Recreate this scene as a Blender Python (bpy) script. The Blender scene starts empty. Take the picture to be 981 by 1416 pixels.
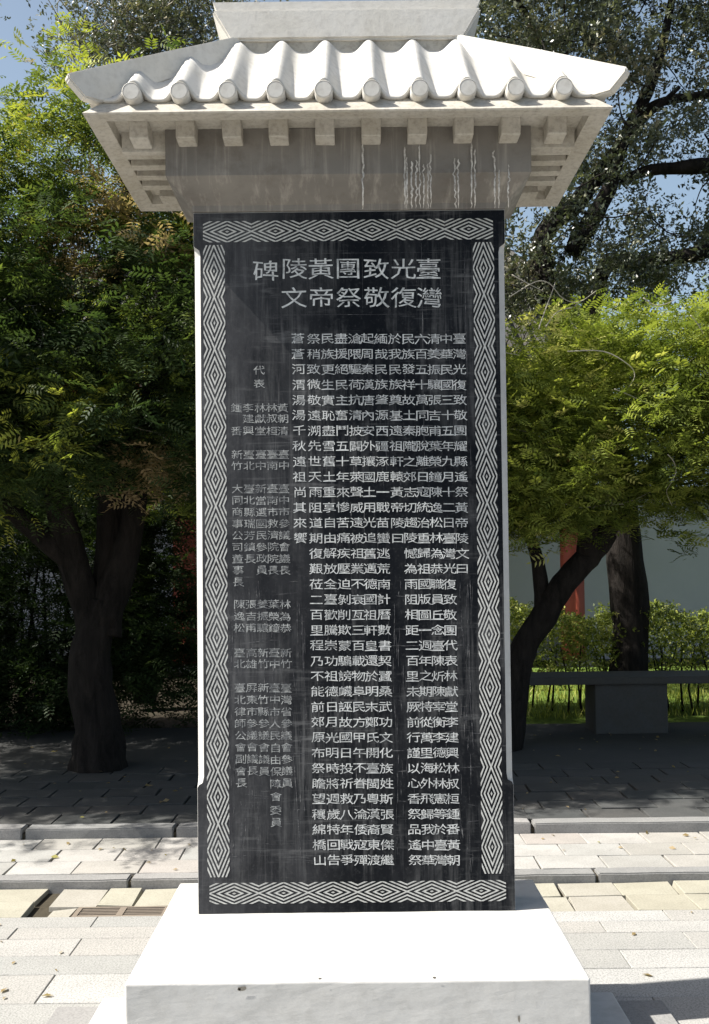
import bpy, bmesh, math, random
import numpy as np
from mathutils import Vector, Matrix, noise

SC = bpy.context.scene
COL = SC.collection
R = math.radians
random.seed(7)

# ------------------------------------------------------------------ camera
H = 1.47                                   # eye height above the plaza
F, CX, CY = 1250.0, 488.0, 754.0           # focal length and principal point in photo pixels (981 x 1416)
PITCH, ROLL = R(1.42), R(0.65)
cam_d = bpy.data.cameras.new('camera')
cam = bpy.data.objects.new('camera', cam_d); COL.objects.link(cam)
cam_d.sensor_fit = 'VERTICAL'; cam_d.sensor_height = 36.0
cam_d.lens = F / 1416 * 36.0
cam_d.shift_x = (490.5 - CX) / 1416
cam_d.shift_y = (CY - 708.0) / 1416
cam_d.clip_start = 0.05; cam_d.clip_end = 500
CAMR = (Matrix.Rotation(R(90) + PITCH, 3, 'X') @ Matrix.Rotation(-ROLL, 3, 'Z'))
cam.matrix_world = Matrix.Translation((0, 0, H)) @ CAMR.to_4x4()
SC.camera = cam

# ------------------------------------------------------------------ light
SUN_EL, SUN_AZ = R(47.5), R(8)               # from the left, a little to the front
sun_dir = Vector((-math.cos(SUN_AZ) * math.cos(SUN_EL), -math.sin(SUN_AZ) * math.cos(SUN_EL), math.sin(SUN_EL)))
ld = bpy.data.lights.new('sun', 'SUN'); ld.energy = 5.0; ld.angle = R(0.53); ld.color = (1.0, 0.96, 0.89)
lo = bpy.data.objects.new('sun', ld); COL.objects.link(lo)
lo.rotation_euler = sun_dir.to_track_quat('Z', 'Y').to_euler()
w = bpy.data.worlds.new('World'); SC.world = w; w.use_nodes = True
nt = w.node_tree; bg = nt.nodes['Background']
sky = nt.nodes.new('ShaderNodeTexSky'); sky.sky_type = 'NISHITA'; sky.sun_disc = False
sky.sun_elevation = SUN_EL
sky.sun_rotation = math.atan2(sun_dir.x, sun_dir.y)
sky.air_density = 0.8; sky.dust_density = 3.5; sky.ozone_density = 0.6
# thin pale haze low in the sky, the same all round
tcw = nt.nodes.new('ShaderNodeTexCoord'); sx_ = nt.nodes.new('ShaderNodeSeparateXYZ'); nt.links.new(tcw.outputs['Generated'], sx_.inputs[0])
mr = nt.nodes.new('ShaderNodeMapRange'); mr.interpolation_type = 'SMOOTHSTEP'; nt.links.new(sx_.outputs[2], mr.inputs[0])
mr.inputs[1].default_value = .95; mr.inputs[2].default_value = .10; mr.inputs[3].default_value = 0.0; mr.inputs[4].default_value = .62
mxw = nt.nodes.new('ShaderNodeMix'); mxw.data_type = 'RGBA'; nt.links.new(mr.outputs[0], mxw.inputs[0])
nt.links.new(sky.outputs[0], mxw.inputs[6]); mxw.inputs[7].default_value = (3.9, 5.3, 6.6, 1)
nt.links.new(mxw.outputs[2], bg.inputs[0]); bg.inputs[1].default_value = 0.066
SC.view_settings.view_transform = 'Standard'; SC.view_settings.look = 'None'
SC.view_settings.gamma = 1.0; SC.view_settings.use_curve_mapping = False
SC.view_settings.exposure = 1.15
SC.cycles.max_bounces = 6; SC.cycles.diffuse_bounces = 4; SC.cycles.transparent_max_bounces = 4

def P(px, py, Y):
    """photo pixel -> point on the upright plane y = Y"""
    d = CAMR @ Vector(((px - CX) / F, -(py - CY) / F, -1.0))
    return Vector((0, 0, H)) + d * (Y / d.y)
def G(px, py, Z=0.0):
    """photo pixel -> point on the level z = Z"""
    d = CAMR @ Vector(((px - CX) / F, -(py - CY) / F, -1.0))
    return Vector((0, 0, H)) + d * ((Z - H) / d.z)

# ------------------------------------------------------------------ helpers
def link(o, parent=None):
    COL.objects.link(o)
    if parent is not None: o.parent = parent
    return o
def obj(name, me, m=None, parent=None, smooth=False):
    if isinstance(me, bmesh.types.BMesh):
        b = me; me = bpy.data.meshes.new(name); b.normal_update(); b.to_mesh(me); b.free()
    o = bpy.data.objects.new(name, me)
    if m is not None and not me.materials: me.materials.append(m)
    if smooth: me.shade_smooth()
    return link(o, parent)
def tag(o, label=None, cat=None, group=None, kind=None):
    if label: o['label'] = label
    if cat: o['category'] = cat
    if group: o['group'] = group
    if kind: o['kind'] = kind
    return o
def thing(name, label, cat, loc=(0, 0, 0), group=None):
    o = bpy.data.objects.new(name, None); o.location = loc; o.empty_display_size = .1
    COL.objects.link(o); bpy.context.view_layer.update()
    return tag(o, label, cat, group)
def raw(name, verts, faces, m, parent=None, smooth=False):
    me = bpy.data.meshes.new(name); me.from_pydata([tuple(v) for v in verts], [], faces); me.update()
    return obj(name, me, m, parent, smooth)
def box(bm, x0, x1, y0, y1, z0, z1):
    vs = [bm.verts.new((x, y, z)) for z in (z0, z1) for y in (y0, y1) for x in (x0, x1)]
    for f in ((0, 2, 3, 1), (4, 5, 7, 6), (0, 1, 5, 4), (2, 6, 7, 3), (0, 4, 6, 2), (1, 3, 7, 5)):
        bm.faces.new([vs[i] for i in f])
    return vs
def boxobj(name, dims, m, parent=None, bevel=0.0, seg=2):
    b = bmesh.new(); box(b, *dims)
    if bevel: bmesh.ops.bevel(b, geom=b.edges[:], offset=bevel, segments=seg, affect='EDGES', profile=.5)
    return obj(name, b, m, parent)
def prism(bm, poly_xz, y0, y1):
    """outline in x,z pushed from y0 to y1"""
    a = [bm.verts.new((x, y0, z)) for x, z in poly_xz]; c = [bm.verts.new((x, y1, z)) for x, z in poly_xz]
    n = len(a); bm.faces.new(a); bm.faces.new(c[::-1])
    for i in range(n): bm.faces.new((a[i], c[i], c[(i + 1) % n], a[(i + 1) % n]))
def loft(bm, rings, cap=True):
    vr = [[bm.verts.new(p) for p in r] for r in rings]; n = len(vr[0])
    for a, c in zip(vr, vr[1:]):
        for i in range(n): bm.faces.new((a[i], a[(i + 1) % n], c[(i + 1) % n], c[i]))
    if cap: bm.faces.new(vr[0][::-1]); bm.faces.new(vr[-1])
def tube(bm, pts, radii, n=8, wob=0.0):
    pts = [Vector(p) for p in pts]; rings = []; u = None
    for i, p in enumerate(pts):
        t = (pts[min(i + 1, len(pts) - 1)] - pts[max(i - 1, 0)]).normalized()
        if u is None: u = t.cross(Vector((.31, 1, .22))).normalized()
        u = (u - t * u.dot(t)).normalized(); v = t.cross(u)
        r = []
        for k in range(n):
            a = 2 * math.pi * k / n
            d = u * math.cos(a) + v * math.sin(a); q = p + d * radii[i]
            if wob: q += d * radii[i] * wob * (noise.noise(Vector((q.x * 4, q.y * 4, q.z * 2))) + .6 * noise.noise(q * 11))
            r.append(q)
        rings.append(r)
    loft(bm, rings)
def smoothline(pts, n=6):
    pts = [Vector(p) for p in pts]; out = []
    for i in range(len(pts) - 1):
        p0 = pts[max(i - 1, 0)]; p1 = pts[i]; p2 = pts[i + 1]; p3 = pts[min(i + 2, len(pts) - 1)]
        for k in range(n):
            t = k / n
            out.append(.5 * ((2 * p1) + (p2 - p0) * t + (2 * p0 - 5 * p1 + 4 * p2 - p3) * t * t + (3 * p1 - p0 - 3 * p2 + p3) * t ** 3))
    out.append(pts[-1]); return out

# ------------------------------------------------------------------ materials
class MatB:
    def __init__(s, name, rough=.7, spec=.5):
        s.m = bpy.data.materials.new(name); s.m.use_nodes = True
        s.nt = s.m.node_tree; s.N = s.nt.nodes; s.b = s.N['Principled BSDF']
        s.b.inputs['Roughness'].default_value = rough; s.b.inputs['Specular IOR Level'].default_value = spec
        s.tc = s.N.new('ShaderNodeTexCoord')
    def map(s, scale=(1, 1, 1), rot=(0, 0, 0), src='Object', loc=(0, 0, 0)):
        n = s.N.new('ShaderNodeMapping'); n.inputs['Scale'].default_value = scale; n.inputs['Rotation'].default_value = rot
        n.inputs['Location'].default_value = loc
        s.nt.links.new(s.tc.outputs[src], n.inputs[0]); return n.outputs[0]
    def noise(s, sc, det=4, rough=.6, vec=None, dist=0.0):
        n = s.N.new('ShaderNodeTexNoise'); n.inputs['Scale'].default_value = sc; n.inputs['Detail'].default_value = det
        n.inputs['Roughness'].default_value = rough; n.inputs['Distortion'].default_value = dist
        s.nt.links.new(vec if vec is not None else s.tc.outputs['Object'], n.inputs['Vector']); return n.outputs['Fac']
    def ramp(s, fac, stops):
        n = s.N.new('ShaderNodeValToRGB'); e = n.color_ramp.elements
        while len(e) < len(stops): e.new(.5)
        for el, (p, c) in zip(e, stops):
            el.position = p; el.color = (c, c, c, 1) if isinstance(c, (int, float)) else (*c, 1)
        s.nt.links.new(fac, n.inputs[0]); return n.outputs[0]
    def mix(s, fac, a, b, mode='MIX'):
        n = s.N.new('ShaderNodeMix'); n.data_type = 'RGBA'; n.blend_type = mode
        for i, v in ((0, fac), (6, a), (7, b)):
            if isinstance(v, (int, float)): n.inputs[i].default_value = v if i == 0 else (v, v, v, 1)
            elif isinstance(v, tuple): n.inputs[i].default_value = (*v, 1)
            else: s.nt.links.new(v, n.inputs[i])
        return n.outputs[2]
    def math(s, op, a, b=0.0):
        n = s.N.new('ShaderNodeMath'); n.operation = op; n.use_clamp = False
        for i, v in ((0, a), (1, b)):
            if isinstance(v, (int, float)): n.inputs[i].default_value = v
            else: s.nt.links.new(v, n.inputs[i])
        return n.outputs[0]
    def col(s, c):
        if isinstance(c, tuple): s.b.inputs['Base Color'].default_value = (*c, 1)
        else: s.nt.links.new(c, s.b.inputs['Base Color'])
    def bump(s, h, strength=.3, dist=.01):
        n = s.N.new('ShaderNodeBump'); n.inputs['Strength'].default_value = strength; n.inputs['Distance'].default_value = dist
        s.nt.links.new(h, n.inputs['Height']); s.nt.links.new(n.outputs[0], s.b.inputs['Normal'])
    def rnd(s):
        return s.N.new('ShaderNodeObjectInfo').outputs['Random']

def mat_stone(name, base, dark, grime=.35, gsc=6, warm=(.9, .82, .7), speck=.0, rough=.75):
    m = MatB(name, rough, .35)
    n1 = m.noise(gsc, 6, .65); n2 = m.noise(gsc * 9, 4, .7); n3 = m.noise(140, 3, .7)
    c = m.mix(m.ramp(n1, [(.35, 0.0), (.75, 1.0)]), base, tuple(b * w_ for b, w_ in zip(base, warm)))
    c = m.mix(m.math('MULTIPLY', m.ramp(n2, [(.45, 0.0), (.8, 1.0)]), grime), c, dark)
    if speck: c = m.mix(m.math('MULTIPLY', m.ramp(n3, [(.5, 0.0), (.62, 1.0)]), speck), c, dark)
    m.col(c); m.bump(m.math('ADD', m.math('MULTIPLY', n3, .4), n2), .18, .004)
    return m.m
M = {}
M['white_stone'] = mat_stone('white_stone', (.47, .465, .45), (.25, .24, .22), .38, 2.4, (.93, .92, .9))
M['roof_stone'] = mat_stone('roof_stone', (.60, .585, .55), (.20, .18, .16), .30, 5.0, (.9, .88, .83))
M['eave_stone'] = mat_stone('eave_stone', (.46, .435, .385), (.13, .115, .10), .60, 7.0, (.80, .77, .70))
# lintel: grey brown stained stone with pale runs
m = MatB('stained_stone', .8, .3)
n1 = m.noise(3.2, 6, .6); n2 = m.noise(14, 5, .7); n3 = m.noise(1.0, 5, .7, m.map((30, 8, 1.6)), .3)
c = m.mix(m.ramp(n1, [(.3, 0.0), (.7, 1.0)]), (.145, .135, .122), (.225, .21, .188))
c = m.mix(m.ramp(n3, [(.50, 0.0), (.74, .8)]), c, (.38, .355, .315))
c = m.mix(m.ramp(n2, [(.5, 0.0), (.8, .6)]), c, (.11, .09, .075))
m.col(c); m.bump(n2, .25, .005); M['stained_stone'] = m.m
m = MatB('lime_run', .85, .2); m.col(m.mix(m.ramp(m.noise(70, 4, .7), [(.35, 0.0), (.6, 1.0)]), (.26, .24, .215), (.58, .56, .52))); M['lime'] = m.m
# black inscribed face
m = MatB('black_stone', .38, .06)
st = m.noise(1.0, 6, .72, m.map((42, 20, 2.2)), .6)          # vertical wipes
st2 = m.noise(1.0, 6, .75, m.map((9, 20, 3.0)), .8)
bl = m.noise(2.6, 6, .7, None, .5); hz = m.noise(1.0, 5, .7, m.map((5, 20, 60)), .4)
fine = m.noise(90, 4, .7)
z = m.N.new('ShaderNodeSeparateXYZ'); m.nt.links.new(m.tc.outputs['Object'], z.inputs[0])
k = m.math('MULTIPLY', m.ramp(st, [(.47, 0.0), (.66, 1.0)]), m.ramp(bl, [(.40, 0.0), (.62, 1.0)]))
k2 = m.ramp(st2, [(.5, 0.0), (.8, .8)])
k3 = m.math('MULTIPLY', m.ramp(hz, [(.54, 0.0), (.7, 1.0)]), m.ramp(bl, [(.44, 0.0), (.62, 1.0)]))
lft = m.N.new('ShaderNodeMapRange'); m.nt.links.new(z.outputs[0], lft.inputs[0]); lft.inputs[1].default_value = -.05; lft.inputs[2].default_value = -.42
c = m.mix(bl, (.003, .004, .006), (.007, .0085, .011))
dn_ = m.math('MULTIPLY', m.ramp(m.noise(1.0, 6, .7, m.map((7, 7, 3)), .9), [(.36, .25), (.72, 1.0)]), m.math('ADD', m.math('MULTIPLY', lft.outputs[0], .75), .04))
c = m.mix(dn_, c, (.10, .10, .105))
c = m.mix(m.math('MULTIPLY', k2, .22), c, (.085, .088, .095))
c = m.mix(m.math('MULTIPLY', k, .5), c, (.17, .17, .17))
c = m.mix(m.math('MULTIPLY', k3, .5), c, (.20, .20, .20))
c = m.mix(m.math('MULTIPLY', m.ramp(fine, [(.55, 0.0), (.75, 1.0)]), .25), c, (.10, .10, .10))
m.col(c); m.bump(fine, .12, .002); M['black'] = m.m
# lettering paint, worn
def paint(name, c0, c1, lo_, br=.45):
    m = MatB(name, .8, .2); n = m.noise(60, 4, .7); b2 = m.noise(6, 4, .6)
    c = m.mix(m.ramp(n, [(lo_, 1.0), (lo_ + .2, 0.0)]), c0, c1)
    c = m.mix(m.ramp(b2, [(.3, br), (.6, 0.0)]), c, c1)
    m.col(c); return m.m
M['paint'] = paint('carved_paint', (.62, .63, .62), (.27, .28, .28), .34, .4)
M['paint_faint'] = paint('faint_carved_paint', (.44, .45, .44), (.14, .145, .15), .40, .35)
M['paint_border'] = paint('border_paint', (.56, .56, .53), (.26, .26, .25), .32, .4)
M['scratch'] = paint('scratch_white', (.20, .20, .20), (.05, .05, .055), .47)
# paving
def mat_pave(name, cols, speck, jit=.5, sc=120):
    m = MatB(name, .85, .3); r = m.rnd()
    n1 = m.noise(4, 5, .65); n2 = m.noise(sc, 3, .8); n3 = m.noise(18, 5, .7)
    c = m.ramp(r, [(i / max(1, len(cols) - 1), c_) for i, c_ in enumerate(cols)])
    c = m.mix(m.math('MULTIPLY', m.ramp(n1, [(.35, 0.0), (.75, 1.0)]), jit), c, tuple(v * .72 for v in cols[0]))
    c = m.mix(m.math('MULTIPLY', m.ramp(n2, [(.47, 0.0), (.58, 1.0)]), speck), c, tuple(v * .42 for v in cols[0]))
    c = m.mix(m.math('MULTIPLY', m.ramp(n3, [(.55, 0.0), (.8, 1.0)]), .3), c, tuple(v * .55 for v in cols[0]))
    m.col(c); m.bump(m.math('ADD', n3, m.math('MULTIPLY', n2, .5)), .3, .004); return m.m
M['granite'] = mat_pave('speckled_granite', [(.31, .31, .295), (.36, .345, .32), (.41, .405, .39)], .6, .4, 150)
M['sandstone'] = mat_pave('sandstone_paving', [(.30, .29, .265), (.36, .34, .31), (.30, .30, .285), (.40, .39, .37), (.35, .32, .295)], .3, .55)
M['yellowstone'] = mat_pave('yellow_stone', [(.31, .29, .23), (.36, .345, .28), (.32, .30, .27)], .25, .5)
M['greypave'] = mat_pave('grey_paving', [(.05, .055, .055), (.08, .08, .078), (.06, .062, .06), (.085, .08, .075)], .3, .5)  # tones lowered to near black, standing in for the tree shade
M['kerbstone'] = mat_pave('kerb_stone', [(.22, .22, .215), (.29, .28, .27)], .3, .5)
m = MatB('joint_dirt', .95, .1); n = m.noise(30, 4, .7); m.col(m.mix(n, (.035, .03, .022), (.08, .07, .05))); m.bump(n, .5, .01); M['dirt'] = m.m
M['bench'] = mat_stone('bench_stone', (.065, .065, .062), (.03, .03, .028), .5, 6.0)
m = MatB('soil', .95, .1); n = m.noise(12, 6, .7); m.col(m.mix(n, (.028, .024, .018), (.06, .05, .035))); m.bump(n, .6, .03); M['soil'] = m.m
m = MatB('lawn', .9, .2); n = m.noise(30, 5, .7); m.col(m.mix(n, (.05, .09, .012), (.16, .23, .04))); m.bump(n, .8, .03); M['lawn'] = m.m
m = MatB('iron', .6, .4); n = m.noise(40, 4, .7); m.col(m.mix(n, (.15, .125, .10), (.24, .20, .16))); M['iron'] = m.m
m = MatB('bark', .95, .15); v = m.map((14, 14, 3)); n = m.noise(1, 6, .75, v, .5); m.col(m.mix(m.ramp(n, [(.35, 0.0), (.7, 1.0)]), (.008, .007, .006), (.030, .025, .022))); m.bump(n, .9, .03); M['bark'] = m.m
m = MatB('twig_bark', .8, .3); m.col((.36, .33, .27)); M['twig'] = m.m
m = MatB('wall_render', .9, .2); n = m.noise(1.5, 6, .7); m.col(m.mix(n, (.38, .38, .385), (.47, .47, .475))); M['wall'] = m.m
m = MatB('red_paint', .6, .4); n = m.noise(8, 5, .7); m.col(m.mix(n, (.22, .035, .018), (.30, .06, .03))); M['red'] = m.m
m = MatB('roof_tile', .85, .3); n = m.noise(5, 6, .7); m.col(m.mix(n, (.04, .04, .038), (.09, .085, .075))); M['darktile'] = m.m
def mat_leaf(name, stops, rough=.45, trans=.35, spec=.5):
    m = MatB(name, rough, spec)
    a = m.N.new('ShaderNodeAttribute'); a.attribute_name = 'tint'
    c = m.ramp(a.outputs['Fac'], stops)
    m.col(c)
    t = m.N.new('ShaderNodeBsdfTranslucent'); mx = m.N.new('ShaderNodeMixShader'); mx.inputs[0].default_value = trans
    g = m.mix(1.0, c, (1.2, 1.25, .7), 'MULTIPLY'); m.nt.links.new(g, t.inputs[0])
    out = m.N['Material Output']
    m.nt.links.new(m.b.outputs[0], mx.inputs[1]); m.nt.links.new(t.outputs[0], mx.inputs[2]); m.nt.links.new(mx.outputs[0], out.inputs[0])
    return m.m
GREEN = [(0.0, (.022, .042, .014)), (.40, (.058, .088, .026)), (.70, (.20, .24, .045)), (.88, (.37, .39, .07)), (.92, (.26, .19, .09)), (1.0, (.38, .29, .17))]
LIME = [(0.0, (.07, .10, .018)), (.4, (.16, .20, .040)), (.8, (.34, .375, .075)), (1.0, (.50, .48, .17))]
OLIVE = [(0.0, (.035, .045, .028)), (.5, (.095, .11, .065)), (.85, (.19, .195, .12)), (1.0, (.28, .25, .17))]
M['leaf'] = mat_leaf('leaf_green', GREEN, .55, .40, .3); M['leaf_lime'] = mat_leaf('leaf_lime', LIME, .55, .42, .3)
M['leaf_olive'] = mat_leaf('leaf_olive', OLIVE, .38, .2, .6)

# ------------------------------------------------------------------ the stele
YF = 2.874                                  # plane of the inscribed face
TH = .13; YC = YF + TH / 2; YB = YF + TH
HB = .385                                   # top of the plinth
ZB = HB; ZT = P(482, 293, YF).z             # foot and head of the black face
stele = thing('stone_stele', 'tall stone tablet with black inscribed face under a carved tiled roof', 'stone tablet', (0, YC, 0))
def sp(o):                                  # child of the stele, geometry given in world space
    o.parent = stele; o.matrix_parent_inverse = stele.matrix_world.inverted(); return o
# plinth: own thing
pl = boxobj('stone_plinth', (-.6115, .6115, 2.4, 3.161, 0.012, HB), M['white_stone'], None, .006, 3)
b = bmesh.new(); b.from_mesh(pl.data)
bmesh.ops.subdivide_edges(b, edges=[e for e in b.edges if e.calc_length() > .2], cuts=30, use_grid_fill=True)
for v in b.verts:
    n_ = noise.noise(v.co * 9) * .0016 + noise.noise(v.co * 40) * .0006
    v.co += v.co.normalized() * 0 + Vector((n_, n_, n_ * .8))
b.to_mesh(pl.data); b.free()
tag(pl, 'big white stone block carrying the inscribed tablet', 'plinth')
st_ = boxobj('stone_step', (-.84, .84, 1.5, 3.02, .024, .062), M['white_stone'], None, .006, 2)
tag(st_, 'low pale stone step in front of the white block', 'step')
sl = boxobj('stone_slab', (-1.0, 1.01, 1.2, 3.04, .004, .0235), M['kerbstone'], None, .003, 1)
tag(sl, 'flat grey stone slab in the paving under the pale step', 'slab')

# small chips knocked out of the front of the plinth
b = bmesh.new(); rs = random.Random(2)
for px_, py_, a_, h_ in ((335, 1367, .011, .008), (331, 1368, .005, .004), (718, 1408, .004, .012), (443, 1353, .006, .003), (601, 1352, .005, .003)):
    p = P(px_, py_, 2.3965); vs = []
    for k in range(9):
        t = 2 * math.pi * k / 9; q_ = rs.uniform(.6, 1.1); vs.append(b.verts.new((p.x + a_ * q_ * math.cos(t), p.y, p.z + h_ * q_ * math.sin(t))))
    b.faces.new(vs)
o = obj('chipped_patch', b, mat_stone('chipped_stone', (.20, .19, .17), (.06, .055, .05), .8, 60.0), pl); o['kind'] = 'stuff'

# body with stopped chamfers
c = .021; HW = .5
def ring(z, ch):
    y0, y1 = YF + .004, YB
    return [(-HW + ch, y0, z), (HW - ch, y0, z), (HW, y0 + max(ch, .001), z), (HW, y1, z), (-HW, y1, z), (-HW, y0 + max(ch, .001), z)]
za = P(494, 1087, YF).z; zb = P(482, 338, YF).z
b = bmesh.new()
loft(b, [ring(ZB, .001), ring(za, .001), ring(za + .014, c * .75), ring(za + .035, c), ring(zb - .03, c), ring(zb - .01, c * .75), ring(zb, .001), ring(ZT + .004, .001)])
sp(obj('tablet_body', b, M['white_stone']))
# black face panel (butts the body, stands 4 mm proud)
iw = HW - c - .001
zs = [(ZB + .001, HW - .0015), (za, HW - .0015), (za + .008, HW - .005), (za + .016, iw + .003), (za + .035, iw), (zb - .03, iw), (zb - .014, iw + .003), (zb - .004, HW - .005), (zb, HW - .0015), (ZT, HW - .0015)]
poly = [(-x, z_) for z_, x in zs] + [(x, z_) for z_, x in zs[::-1]]
b = bmesh.new(); prism(b, poly, YF, YF + .0042)
bmesh.ops.recalc_face_normals(b, faces=b.faces[:]); face = sp(obj('black_face', b, M['black']))

# --- border bands: nested lozenges, each lozenge cell its own piece
YI = YF - .0006
def clip_poly(poly, x0, x1, y0, y1):
    for ax, lim, sgn in ((0, x0, 1), (0, x1, -1), (1, y0, 1), (1, y1, -1)):
        out = []
        for i in range(len(poly)):
            a, d = poly[i], poly[(i + 1) % len(poly)]
            ia, id_ = (a[ax] - lim) * sgn >= 0, (d[ax] - lim) * sgn >= 0
            if ia: out.append(a)
            if ia != id_:
                t = (lim - a[ax]) / (d[ax] - a[ax]); out.append((a[0] + t * (d[0] - a[0]), a[1] + t * (d[1] - a[1])))
        poly = out
        if not poly: return []
    return poly
def lozenge_mesh(hw, hh, n=8, fill=.5, vertical=True):
    """stripes at level u=|x|/hw+|y|/hh ; u in (0,2)"""
    V, Fc = [], []
    for k in range(2 * n):
        u0 = (k - fill / 2) / n; u1 = (k + fill / 2) / n
        if k == 0: u0, u1 = 0.015, .6 * fill / n
        for sx in (-1, 1):
            for sy in (-1, 1):
                q = [(sx * u0 * hw, 0), (sx * u1 * hw, 0), (0, sy * u1 * hh), (0, sy * u0 * hh)]
                q = clip_poly(q, -hw, hw, -hh, hh) if u1 > 1 else q
                q = [p_ for i, p_ in enumerate(q) if (abs(p_[0] - q[i - 1][0]) + abs(p_[1] - q[i - 1][1])) > 1e-6]
                if len(q) < 3: continue
                ar = sum(q[i][0] * q[(i + 1) % len(q)][1] - q[(i + 1) % len(q)][0] * q[i][1] for i in range(len(q)))
                if ar < 0: q = q[::-1]
                s = len(V); V += [(p_[0], 0, p_[1]) for p_ in q]; Fc.append(list(range(s, s + len(q))))
    me = bpy.data.meshes.new('lozenge'); me.from_pydata(V, [], Fc); me.update(); me.materials.append(M['paint_border'])
    return me
def band(x0, x1, z0, z1, count, vertical):
    w_, h_ = x1 - x0, z1 - z0
    me = lozenge_mesh(w_ / 2, h_ / count / 2, 3, .44) if vertical else lozenge_mesh(w_ / count / 2, h_ / 2, 3, .44)
    for i in range(count):
        o = bpy.data.objects.new('lozenge_motif', me)
        o.location = ((x0 + x1) / 2, YI, z0 + h_ * (i + .5) / count) if vertical else (x0 + w_ * (i + .5) / count, YI, (z0 + z1) / 2)
        link(o); sp(o)
q = lambda px, py: P(px, py, YF)
band(q(281, 340).x, q(311, 340).x, q(300, 1213).z, q(296, 339).z, 12, True)
band(q(654, 340).x, q(683, 340).x, q(680, 1208).z, q(668, 335).z, 12, True)
band(q(281, 320).x, q(682, 320).x, q(482, 333).z, q(482, 304).z, 6, False)
band(q(290, 1234).x, q(700, 1234).x, q(494, 1248).z, q(494, 1219).z, 6, False)

# --- carved characters
GL = {}
def glyph(ch, off=0.0):
    if (ch, off) in GL: return GL[ch, off]
    cu = bpy.data.curves.new('g', 'FONT'); cu.body = ch; cu.resolution_u = 2; cu.offset = off
    o = bpy.data.objects.new('g', cu); COL.objects.link(o); bpy.context.view_layer.update()
    me = bpy.data.meshes.new_from_object(o.evaluated_get(bpy.context.evaluated_depsgraph_get()))
    vs = [(v.co.x - .5, v.co.y - .38) for v in me.vertices]; fs = [tuple(p.vertices) for p in me.polygons]
    bpy.data.objects.remove(o); bpy.data.curves.remove(cu); bpy.data.meshes.remove(me)
    GL[ch, off] = (vs, fs); return vs, fs
def chars(name, items, mname='paint', off=0.0, label=None):
    """items: (char, px, py, width_px, height_px); letters lie on the face"""
    V, Fc = [], []
    s1 = YF / F
    for ch, px, py, wp, hp in items:
        vs, fs = glyph(ch, off); cpt = q(px, py); s = len(V)
        a = random.uniform(-.02, .02); jx, jz = random.uniform(-.4, .4) * s1, random.uniform(-.4, .4) * s1
        ex, ez = wp / .90 * s1, hp / .90 * s1
        sd = Vector((random.uniform(0, 50), random.uniform(0, 50), 0))
        for x, y in vs:
            x += .020 * noise.noise(Vector((x * 4, y * 4, 0)) + sd); y += .020 * noise.noise(Vector((x * 4, y * 4, 9)) + sd)
            # flare the stroke ends a little, as brush-cut clerical letters do
            X = x * (1 + .10 * abs(y)) ; Z = y + .035 * math.cos(x * 6.0) * (1 if y < 0 else -.3) - .012
            X, Z = X * ex, Z * ez
            V.append((cpt.x + jx + X - a * Z, YI, cpt.z + jz + Z + a * X))
        Fc += [[s + i for i in f] for f in fs]
    me = bpy.data.meshes.new(name); me.from_pydata(V, [], Fc); me.update()
    return sp(tag(obj(name, me, M[mname]), label))
T1 = '臺光致團黃陵碑'; X1 = [593, 558.6, 520.7, 481.3, 444.2, 407.7, 367.8]
T2 = '灣復敬祭帝文'; X2 = [594, 558.6, 521, 482.5, 445, 407]
for ch, x in zip(T1, X1): chars('title_character', [(ch, x, 371 if ch != '碑' else 374, 33, 27.5)], off=.0)
for ch, x in zip(T2, X2): chars('title_character', [(ch, x, 411, 33, 27.5)], off=.0)
COLS = ['臺灣光復致敬團耀縣遙祭黃帝陵文曰',
 '中華民國三十五年九月十二日臺灣光復致敬團代表林獻堂李建興林叔桓鍾番黃朝',
 '清姜振驤張吉甫葉榮鐘陳逸松林為恭職員丘念臺陳炘陳宰衡李德松林憲等於臺灣',
 '六百五十萬同胞脫離日寇統治重歸祖國版圖一週年之期特從萬里海外飛歸我中華',
 '民族發祥故土秦隴之郊志切趨陵憾為雨阻相距二百里未厥前行謹以心香祭品遙祭',
 '於我民族奠基遠祖軒轅黃帝陵曰',
 '緬哉民族肇源西疆涿鹿一戰苗蠻逃荒南計曆數書契蠶桑武功文化族姓斯張賢傑繼',
 '起周秦漢唐內安外攘國土用光追舊邁德國祖軒皇還於明末鄭氏開臺閩粵漢裔東渡',
 '滄隈驅荷抗清披闢草萊聲威遠被祖業不衰亙三百載物阜民方甲午不眷乃淪倭寇殫',
 '盡援絕民主奮鬥五十年來慘苦痛疾壓迫剝削欺蒙騙謗衊誣故國日投祈救八年戰爭',
 '民族更生實恥盡雪舊土重享自由解放全臺歡騰崇功祖德日月光明時將週歲特回告',
 '祭稍致微敬遠溯先世天雨阻道期復艱莅二百里程乃不能前郊原布祭瞻望穰綿橋山',
 '蒼蒼河渭湯湯千秋遠祖尚其來饗']
CXT = [635.3, 617.5, 600, 582.5, 564.5, 546.4, 526.8, 508, 490.5, 471.8, 453, 433.8, 412.4]
for s, x in zip(COLS, CXT):
    s = s[:36]; pitch = (1189 - 468) / 34.0
    its = []
    for i, ch in enumerate(s):
        y = 468 + i * pitch * (35 / 35.0)
        sh = (0.0124 + (482 - x) * -.000012) * (y - 468)      # columns keep to the plumb of the tablet
        its.append((ch, x + sh - (0 if x > 500 else 0), y, 17.4, 14.0))
    chars('inscription_column', its, label=None)
def small(px, ys, s, lean=.0105):
    return [(ch, px + (y - ys[0]) * lean, y, 14.6, 12.0) for ch, y in zip(s, ys)]
y1 = [563.6, 578.5, 595.3]; y2 = [628, 643.5]; y3 = [675.5 + i * 16.1 for i in range(9)]
chars('name_column', small(358.6, [511.6, 530], '代表'), 'paint_faint')
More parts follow.
